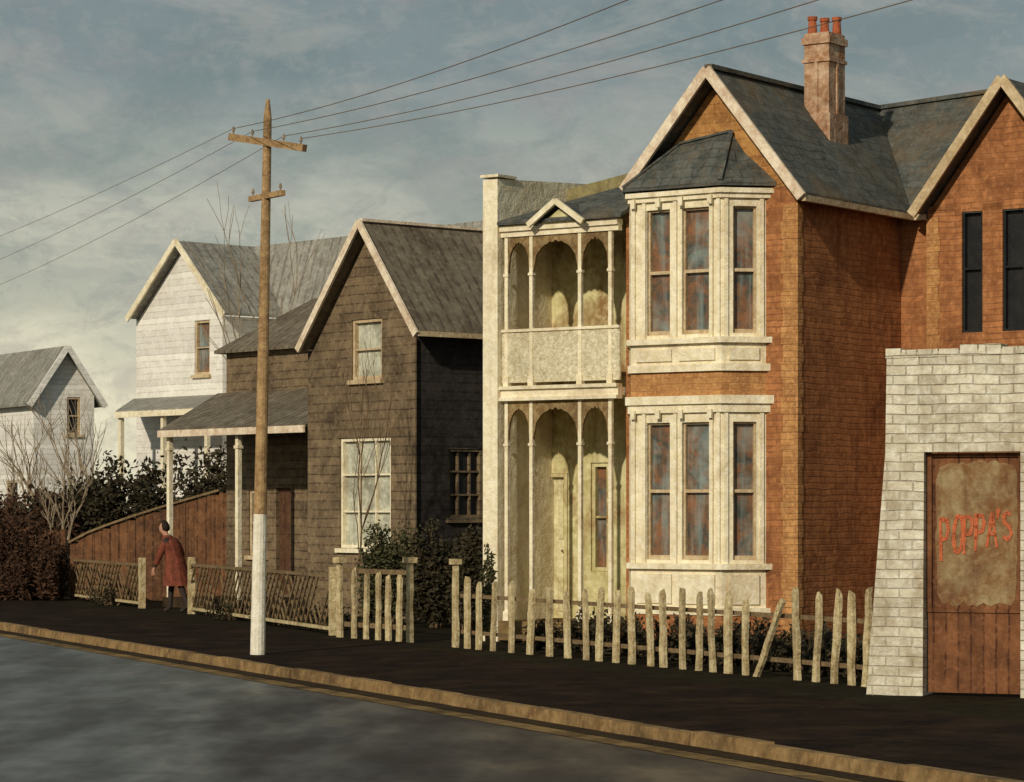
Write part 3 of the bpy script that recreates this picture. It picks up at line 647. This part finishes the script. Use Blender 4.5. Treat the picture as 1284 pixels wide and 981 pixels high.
def lattice(pa,pb,h,lab,posts):
    d=(pb-pa).normalized(); S=Seg(pa.xy,d.xy); Ln=(pb-pa).length
    r_=root('lattice_fence',(pa+pb)/2,lab,'fence','low lattice fences along the pavement')
    w=MB(); st=.27; z0=.14
    k=-h
    while k<Ln:
        for sg in(1,-1):
            if random.random()<.15: continue
            a=[k,z0] ; b=[k+(h-z0),h]
            if a[0]<0: a=[0,z0-k]
            if b[0]>Ln: b=[Ln,z0+(Ln-k)]
            if b[0]-a[0]>.03:
                if sg==1: w.beam(S.pt(a[0],-.012,a[1]),S.pt(b[0],-.012,b[1]),.02,.035)
                else: w.beam(S.pt(Ln-a[0],.012,a[1]),S.pt(Ln-b[0],.012,b[1]),.02,.035)
        k+=st*random.uniform(.85,1.15)
    w.make('lattice',LATT,r_)
    for z_ in(.1,h):
        w=MB(); w.beam(S.pt(0,0,z_),S.pt(Ln,0,z_),.06,.05); w.make('rail',LATT if z_==h else PICKET,r_)
    for f in posts:
        w=MB(); w.box(S,f*Ln-.05,f*Ln+.05,-.06,.06,0,h+.14); w.make('post',PICKET,r_)
lattice(G(84,751),G(178,763),.84,'low brown lattice fence with pale posts by the pavement',(.01,1))
lattice(G(240,770),G(418,797),.90,'long sagging brown lattice fence before the cottage verandah',(0,1))
ba=W3(88,HZ,61); bb=W3(276,HZ,60); d=(bb-ba).normalized(); S=Seg(ba.xy,d.xy); Ln=(bb-ba).length
bf=root('board_fence',(ba.x,ba.y,0),'red-brown vertical board fence with a sloping top','fence')
w=MB(); x=0
while x<Ln:
    zt_x=1.2+(2.3-1.2)*(x/Ln)**.8+random.uniform(-.04,.04)
    w.box(S,x,x+.185,random.uniform(-.015,0),.03,0,zt_x); x+=.19
w.make('board',BOARDF,bf)
w=MB()
for i in range(8):
    a,b_=i/8,(i+1)/8; w.beam(S.pt(Ln*a,-.05,1.22+1.1*a**.8),S.pt(Ln*b_,-.05,1.22+1.1*b_**.8),.06,.045)
w.make('top_rail',LATT,bf)
ba=W3(-60,HZ,66); bb=W3(78,HZ,63); d=(bb-ba).normalized(); S=Seg(ba.xy,d.xy); Ln=(bb-ba).length
bf=root('board_fence',((ba.x+bb.x)/2,ba.y,0),'dark rust-brown board fence half buried in shrubs','fence')
w=MB(); x=0
while x<Ln:
    w.box(S,x,x+.185,random.uniform(-.015,0),.03,0,1.5+random.uniform(-.05,.05)); x+=.19
w.make('board',BOARDF,bf)
w=MB(); w.beam(S.pt(0,-.05,.4),S.pt(Ln,-.05,.4),.08,.07); w.make('rail',BOARDF,bf)

# ============================================================ UTILITY POLE
pb=G(323,821); tx=(336-CX)/FL*pb.y
pz=EYE+(HZ-125)/FL*pb.y; zwt=EYE-(645-HZ)/FL*pb.y
up_=root('utility_pole',pb,'tall wooden utility pole with two crossarms and white-painted foot','utility pole')
top=Vector((tx,pb.y,pz)); dirp=(top-pb)
def pp(z): return pb+dirp*(z/pz)
w=MB(); w.tube(pp(0),pp(zwt),.10,.088,14); w.make('painted_foot',POLEW,up_)
w=MB(); w.tube(pp(zwt),pp(pz-.25),.086,.055,14); w.tube(pp(pz-.25),pp(pz),.055,.025,14); w.make('pole',POLE,up_)
def arm(pxa,pya,pxb,pyb,t,ins):
    a=W3(pxa,pya,pb.y+.35); b=W3(pxb,pyb,pb.y-.45)
    w=MB(); w.beam(a,b,t,t*1.1); o=w.make('crossarm',POLE,up_)
    pts=[]
    for f in ins:
        c=a+(b-a)*f+Vector((0,0,t*.5)); w=MB(); w.tube(c,c+Vector((0,0,.04)),.010,.010,8); w.tube(c+Vector((0,0,.04)),c+Vector((0,0,.07)),.024,.02,10); w.tube(c+Vector((0,0,.07)),c+Vector((0,0,.10)),.016,.013,10); w.make('insulator',PORC,o); pts.append(c+Vector((0,0,.075)))
    return pts
ip=arm(289,172,382,186,.085,(.04,.3,.72,.95)); ip2=arm(314,250,355,242,.065,(.08,.92))
def wire(a,b,sag,lab,rr=.005):
    w=MB(); n=28; P_=[a+(b-a)*(i/n)-Vector((0,0,sag*4*(i/n)*(1-i/n))) for i in range(n+1)]
    for p,q in zip(P_[:-1],P_[1:]): w.tube(p,q,rr,rr,5)
    o=w.make('power_line',WIRE); o['label']=lab; o['category']='power line'; o['group']='overhead power lines strung from the utility pole'
LB='thin brown overhead wire running from the pole crossarm'
for i,(px,py) in enumerate(((860,-30),(1020,-40),(1120,-30),(1250,-30))):
    wire(ip[i],W3(px,py,23),.12,LB)
for i,(px,py) in enumerate(((-260,375),(-210,395),(-160,410))):
    wire(ip[i],W3(px,py,80),.35,LB,.004)

# ============================================================ PLANTS
def bush(name,cx,cy,rx,ry,h,n,leafm,label,cat='bush',ls=.09,z0=0,group=None,nblob=9,low=.45):
    rt_=root(name,(cx,cy,z0),label,cat,group)
    w=MB(); blobs=[]
    for i in range(nblob):
        a=random.uniform(0,6.28); q=math.sqrt(random.random())
        bx=cx+rx*q*math.cos(a)*.85; by=cy+ry*q*math.sin(a)*.85; bh=h*random.uniform(low,1)*(1-.25*q)
        blobs.append((bx,by,bh,random.uniform(.25,.42)*min(rx,h)))
        w.beam((cx+(bx-cx)*.3,cy+(by-cy)*.3,z0),(bx,by,z0+bh*.8),.03,.03,w2=.01)
    w.make('stem',BARKD,rt_)
    w=MB()
    for i in range(n):
        bx,by,bh,br=random.choice(blobs)
        d=Vector((random.gauss(0,1),random.gauss(0,1),random.gauss(0,1))).normalized()*br*(random.random()**.45)*random.uniform(.7,1.3)
        c=Vector((bx+d.x,by+d.y,z0+max(.03,bh*random.uniform(.12,.88)+d.z*.8)))
        a=Vector((random.gauss(0,1),random.gauss(0,1),random.gauss(0,1))).normalized(); b_=a.orthogonal().normalized(); s_=ls*random.uniform(.5,1.3)
        w.poly([c-a*s_,c+b_*s_*.5,c+a*s_,c-b_*s_*.5])
    w.make('foliage',leafm,rt_)
def X(px,Y): return (px-CX)/FL*Y
hl='dark overgrown shrub behind the board fence'
for px,Y,rx,h,n,mt in((28,70,1.6,3.0,5600,LEAFR),(85,67,1.3,3.4,5600,LEAF),(130,66,1.3,3.9,5600,LEAF),(175,66,1.3,3.9,5800,LEAF),(222,66,1.3,4.0,5800,LEAF),(268,65,1.2,4.2,5600,LEAF),(-15,72,1.8,3.0,4000,LEAFR),(60,66,1.2,3.0,4800,LEAFR)):
    bush('shrub',X(px,Y),Y,rx,.8,h,n,mt,hl if mt is LEAF else 'rusty brown shrub growing beside the dark fence','shrub',.075,group='shrubs between the houses',nblob=12,low=.6)
for px,Y,rx,h in((5,61.5,1.1,2.4),(48,61.2,.7,2.1),(-30,62,1.1,2.4),(68,60.6,.35,1.5),(28,60.8,.6,1.3)):
    bush('shrub',X(px,Y),Y,rx,.4,h,4800,LEAFR,'dense rusty shrub against the dark board fence','shrub',.05,nblob=14)
bush('shrub',X(492,47.6),47.6,.60,.4,2.35,5600,LEAFG,'leafy green shrub in front of the timber cottage window','shrub',.045,nblob=12)
bush('shrub',X(548,46.6),46.6,.55,.45,2.3,5600,LEAF,'dark tall shrub between the cottage and brick house','shrub',.05,nblob=14,low=.6)
bush('shrub',X(586,45.5),45.5,.42,.4,2.2,4600,LEAF,'dark tall shrub between the cottage and brick house','shrub',.05,nblob=12,low=.6)
bush('climbing_plant',X(612,40.6),40.6,.14,.12,1.9,1500,LEAFG,'straggling green creeper climbing the white wing wall','climber',.035,nblob=7)
for px in(130,290,345,395):
    p=G(px,758+ (px-100)*.12); p.y+=1.2; bush('garden_plant',p.x,p.y,.6,.25,.55,700,LEAF,'low dark garden plant behind the lattice fence','plant',.035,group='low garden plants behind the fences')
for px in range(620,1090,36):
    s=FS.s_at(px); p=FS.pt(s,1.0,0); bush('garden_plant',p.x,p.y,.42,.3,random.uniform(.5,.85),1300,LEAF,'low dark garden plant behind the picket fence','plant',.04,group='low garden plants behind the fences')
def bare(name,base,h,label,m=BARK,spread=.6,r0=.05,depth=5,lean=(0,0)):
    rt_=root(name,base,label,'tree')
    tr=MB(); cr=MB()
    def grow(p,d,l,r,k):
        q=p; n=3
        for i in range(n):
            d2_=(d+Vector((random.uniform(-.16,.16),random.uniform(-.16,.16),random.uniform(-.04,.1)))).normalized(); q2=q+d2_*l/n
            (tr if k==depth else cr).tube(q,q2,r*(1-.25*i/n),r*(1-.25*(i+1)/n),5); q=q2; d=d2_
            if i>0 and k>2:
                dd=(d+Vector((random.uniform(-1,1),random.uniform(-1,1),random.uniform(.0,.5)))*spread).normalized(); grow(q,dd,l*.6,r*.5,k-2)
        if k>0:
            for j in range(random.choice((2,2,3))):
                dd=(d+Vector((random.uniform(-1,1),random.uniform(-1,1),random.uniform(-.1,.6)))*spread).normalized()
                grow(q,dd,l*random.uniform(.6,.85),r*.6,k-1)
    grow(Vector(base),Vector((lean[0],lean[1],1)).normalized(),h*.34,r0,depth)
    tr.make('trunk',m,rt_); cr.make('crown',m,rt_)
bl='thin bare-branched tree in front of the white cottage'
for px,Y,h in((58,76,4.3),(102,75,4.6),(132,74,4.2),(30,76,3.7),(76,63.5,2.6)):
    bare('bare_tree',(X(px,Y),Y,0),h,bl,BARK,.5,.055,4)
bare('bare_tree',(X(440,48.6),48.6,0),4.6,'thin leafless sapling beside the timber gable wall',BARKD,.35,.022,4)
bare('bare_tree',(X(372,60),60,0),8.6,'tall bare tree rising behind the cottage roof',BARK,.4,.05,4)

# ============================================================ PERSON
def skinned(verts,edges,rad,sub=2):
    me=bpy.data.meshes.new('tmp'); me.from_pydata(verts,edges,[]); ob=bpy.data.objects.new('tmp',me); COL.objects.link(ob)
    sk=ob.modifiers.new('s','SKIN'); sk.use_smooth_shade=True
    for i,v in enumerate(me.skin_vertices[0].data):
        r_=rad[i]; v.radius=(r_,r_) if not isinstance(r_,tuple) else r_
        v.use_root=(i==0)
    ss=ob.modifiers.new('u','SUBSURF'); ss.levels=sub; ss.render_levels=sub
    dg=bpy.context.evaluated_depsgraph_get(); dg.update()
    r_=bpy.data.meshes.new_from_object(ob.evaluated_get(dg)); bpy.data.objects.remove(ob); return r_
pbse=G(221,768)
V=[];E_=[];Rd=[]
def av(p,r,link=None):
    V.append(p); Rd.append(r)
    if link is not None: E_.append((link,len(V)-1))
    return len(V)-1
pel=av((0,0,.92),(.13,.10)); wa=av((0,.04,1.08),(.12,.095),pel); chs=av((0,.13,1.29),(.15,.11),wa); nk=av((0,.20,1.42),.055,chs); nk2=av((0,.24,1.48),.052,nk)
hd=av((0,.28,1.56),(.075,.09),nk2); hd2=av((0,.285,1.64),(.072,.088),hd); hd3=av((0,.28,1.70),.045,hd2); av((0,.38,1.565),.016,hd)
for s_,sw in((1,1),(-1,-1)):
    sh=av((.17*s_,.13,1.35),.065,chs); el=av((.225*s_,.12-.10*sw,1.09),.045,sh); wr=av((.22*s_,.23-.10*sw,.87),.03,el)
    pm=av((.22*s_,.26-.10*sw,.80),(.022,.038),wr)
    for j,(o_,l_) in enumerate(((-.03,.065),(-.01,.08),(.01,.075),(.03,.06))):
        k=av((.22*s_,.265-.1*sw+o_,.75),.009,pm); av((.215*s_,.275-.1*sw+o_,.75-l_*.6),.008,k)
    k=av((.20*s_,.29-.1*sw,.82),.010,pm); av((.195*s_,.315-.1*sw,.78),.009,k)
    hp=av((.09*s_,0,.86),.095,pel); kn_=av((.09*s_,.18*sw-.0,.49),.062,hp); an=av((.09*s_,.20*sw-(.12 if sw<0 else 0),.10+(.05 if sw<0 else 0)),.042,kn_)
    av((.09*s_,.20*sw+.14-(.1 if sw<0 else 0),.045),.04,an)
bm_=skinned(V,E_,Rd)
ang=math.radians(62)
ca,sa=math.cos(ang),math.sin(ang)
def rot(c): return Vector((c.x*ca-c.y*sa,c.x*sa+c.y*ca,c.z))
for v in bm_.vertices: v.co=rot(v.co)
zmin=min(v.co.z for v in bm_.vertices)
bm_.materials.append(CLOTH); bm_.materials.append(SKIN)
for p in bm_.polygons:
    z=p.center.z; p.material_index=1 if (z>1.42 or (z<.86 and z>.66 and (Vector((p.center.x,p.center.y)).length>.17))) else 0
per=bpy.data.objects.new('person',bm_); bm_.name='person'; finish_obj(per,None,pbse-Vector((0,0,zmin)))
per['label']='person in a red coat walking along the pavement'; per['category']='person'
def pchild(me,name,m,lab=None):
    me.materials.clear(); me.materials.append(m); me.name=name; o=bpy.data.objects.new(name,me); o.parent=per; COL.objects.link(o)
    if lab:o['label']=lab
    for p in me.polygons:p.use_smooth=True
w=MB(); rings=[]
for z,rx,ry,cy in((.52,.29,.27,-.03),(.72,.26,.23,-.01),(.98,.21,.17,.02),(1.10,.19,.15,.05),(1.25,.21,.16,.10),(1.35,.205,.14,.14),(1.41,.13,.10,.18),(1.46,.085,.085,.21)):
    rings.append([rot(Vector((rx*math.cos(t*math.pi/10)*(1+.05*math.sin(t*3)),cy+ry*math.sin(t*math.pi/10),z))) for t in range(20)])
for a,b_ in zip(rings[:-1],rings[1:]):
    for i in range(20): j=(i+1)%20; w.poly([a[i],a[j],b_[j],b_[i]])
me=bpy.data.meshes.new('coat'); me.from_pydata(w.v,[],w.f)
pchild(me,'coat',COAT,'long red coat flaring below the waist')
for s_,sw in((1,1),(-1,-1)):
    me=skinned([(.15*s_,.13,1.36),(.23*s_,.12-.10*sw,1.09),(.225*s_,.215-.10*sw,.89)],[(0,1),(1,2)],[.09,.07,.058],2)
    for v in me.vertices:v.co=rot(v.co)
    pchild(me,'sleeve',COAT)
me=skinned([(0,.21,1.52),(0,.235,1.62),(0,.27,1.705),(0,.305,1.71)],[(0,1),(1,2),(2,3)],[(.085,.06),(.095,.08),(.075,.06),.045],2)
for v in me.vertices:v.co=rot(v.co)
pchild(me,'hair',HAIR)
for s_ in(1,-1):
    e_=MB(); c=rot(Vector((.03*s_,.363,1.585))); e_.tube(c,c+rot(Vector((0,.012,0))),.011,.006,8)
    me=bpy.data.meshes.new('eye'); me.from_pydata(e_.v,[],e_.f); pchild(me,'eye',HAIR)

# ============================================================ CAMERA, SUN, SKY
cd=bpy.data.cameras.new('camera'); cam=bpy.data.objects.new('camera',cd); COL.objects.link(cam)
cam.location=(0,0,EYE); cam.rotation_euler=(math.radians(90),0,0); cd.sensor_width=36; cd.lens=FL/1284*36; cd.shift_y=149.5/1284; cd.clip_end=3000; cd.clip_start=.5
sc.camera=cam
sd=Vector((-.42,-.82,.44)).normalized()
sl=bpy.data.lights.new('sun','SUN'); sl.energy=2.9; sl.angle=math.radians(1.2); sl.color=(1,.89,.71)
so_=bpy.data.objects.new('sun',sl); COL.objects.link(so_); so_.rotation_euler=(-sd).to_track_quat('-Z','Y').to_euler(); so_.location=(0,0,30)
wd=bpy.data.worlds.new('World'); sc.world=wd; wd.use_nodes=True; nt=wd.node_tree; N=nt.nodes; L=nt.links
for n in list(N): N.remove(n)
out=N.new('ShaderNodeOutputWorld'); bg=N.new('ShaderNodeBackground'); L.new(bg.outputs[0],out.inputs[0]); bg.inputs[1].default_value=.1
sky=N.new('ShaderNodeTexSky'); sky.sky_type='NISHITA'; sky.sun_disc=False; sky.sun_elevation=math.asin(sd.z); sky.sun_rotation=math.atan2(sd.x,sd.y)
tc=N.new('ShaderNodeTexCoord'); sp=N.new('ShaderNodeSeparateXYZ'); L.new(tc.outputs['Generated'],sp.inputs[0])
def mr(o,a,b,c=0,d=1):
    r=N.new('ShaderNodeMapRange'); r.inputs[1].default_value=a; r.inputs[2].default_value=b; r.inputs[3].default_value=c; r.inputs[4].default_value=d; L.new(o,r.inputs[0]); return r.outputs[0]
def mx(f,a,b):
    x=N.new('ShaderNodeMix'); x.data_type='RGBA'
    if hasattr(f,'is_linked'): L.new(f,x.inputs[0])
    else: x.inputs[0].default_value=f
    for v,i in((a,6),(b,7)):
        if hasattr(v,'is_linked'): L.new(v,x.inputs[i])
        else: x.inputs[i].default_value=(v[0]*10,v[1]*10,v[2]*10,1)
    return x.outputs[2]
def ns(scl,mapsc,det=6,dist=.5,rg=.62,off=0):
    mp=N.new('ShaderNodeMapping'); mp.inputs['Location'].default_value=(off,off*.7,0); mp.inputs['Scale'].default_value=mapsc; mp.inputs['Rotation'].default_value=(0,.35,0); L.new(tc.outputs['Generated'],mp.inputs[0])
    n=N.new('ShaderNodeTexNoise'); n.inputs['Scale'].default_value=scl; n.inputs['Detail'].default_value=det; n.inputs['Distortion'].default_value=dist; n.inputs['Roughness'].default_value=rg; L.new(mp.outputs[0],n.inputs[0]); return n.outputs[0]
def mth(op,a,b):
    x=N.new('ShaderNodeMath'); x.operation=op; x.use_clamp=True
    for i,v in enumerate((a,b)):
        if hasattr(v,'is_linked'): L.new(v,x.inputs[i])
        else: x.inputs[i].default_value=v
    return x.outputs[0]
c=mx(mr(sp.outputs[2],.045,.150),(.86,.79,.57),(.20,.245,.245))
c=mx(mth('MULTIPLY',mr(sp.outputs[0],-.03,.17),mr(sp.outputs[2],.165,.09)),c,(.27,.275,.24))
c=mx(mth('MULTIPLY',mr(ns(9,(1,1,2.0)),.46,.58),mr(sp.outputs[2],.03,.10,.1,.55)),c,(.145,.192,.185))
c=mx(mth('MULTIPLY',mr(ns(14,(1,1,2.3),8,.8,.68),.50,.62),.42),c,(.40,.385,.33))
c=mx(mth('MULTIPLY',mr(ns(26,(1,1,1.7),6,.8,.72,3),.50,.64),.36),c,(.30,.265,.255))
c=mx(mth('MULTIPLY',mr(ns(55,(1,1,1.5),5,.6,.75,5),.50,.66),.30),c,(.16,.195,.19))
c=mx(mth('MULTIPLY',mr(ns(110,(1,1,1.4),3,.4,.7,8),.52,.70),.22),c,(.40,.375,.32))
c=mx(.10,c,sky.outputs[0])
L.new(c,bg.inputs[0])
sc.view_settings.view_transform='Standard'; sc.view_settings.look='None'; sc.view_settings.exposure=0
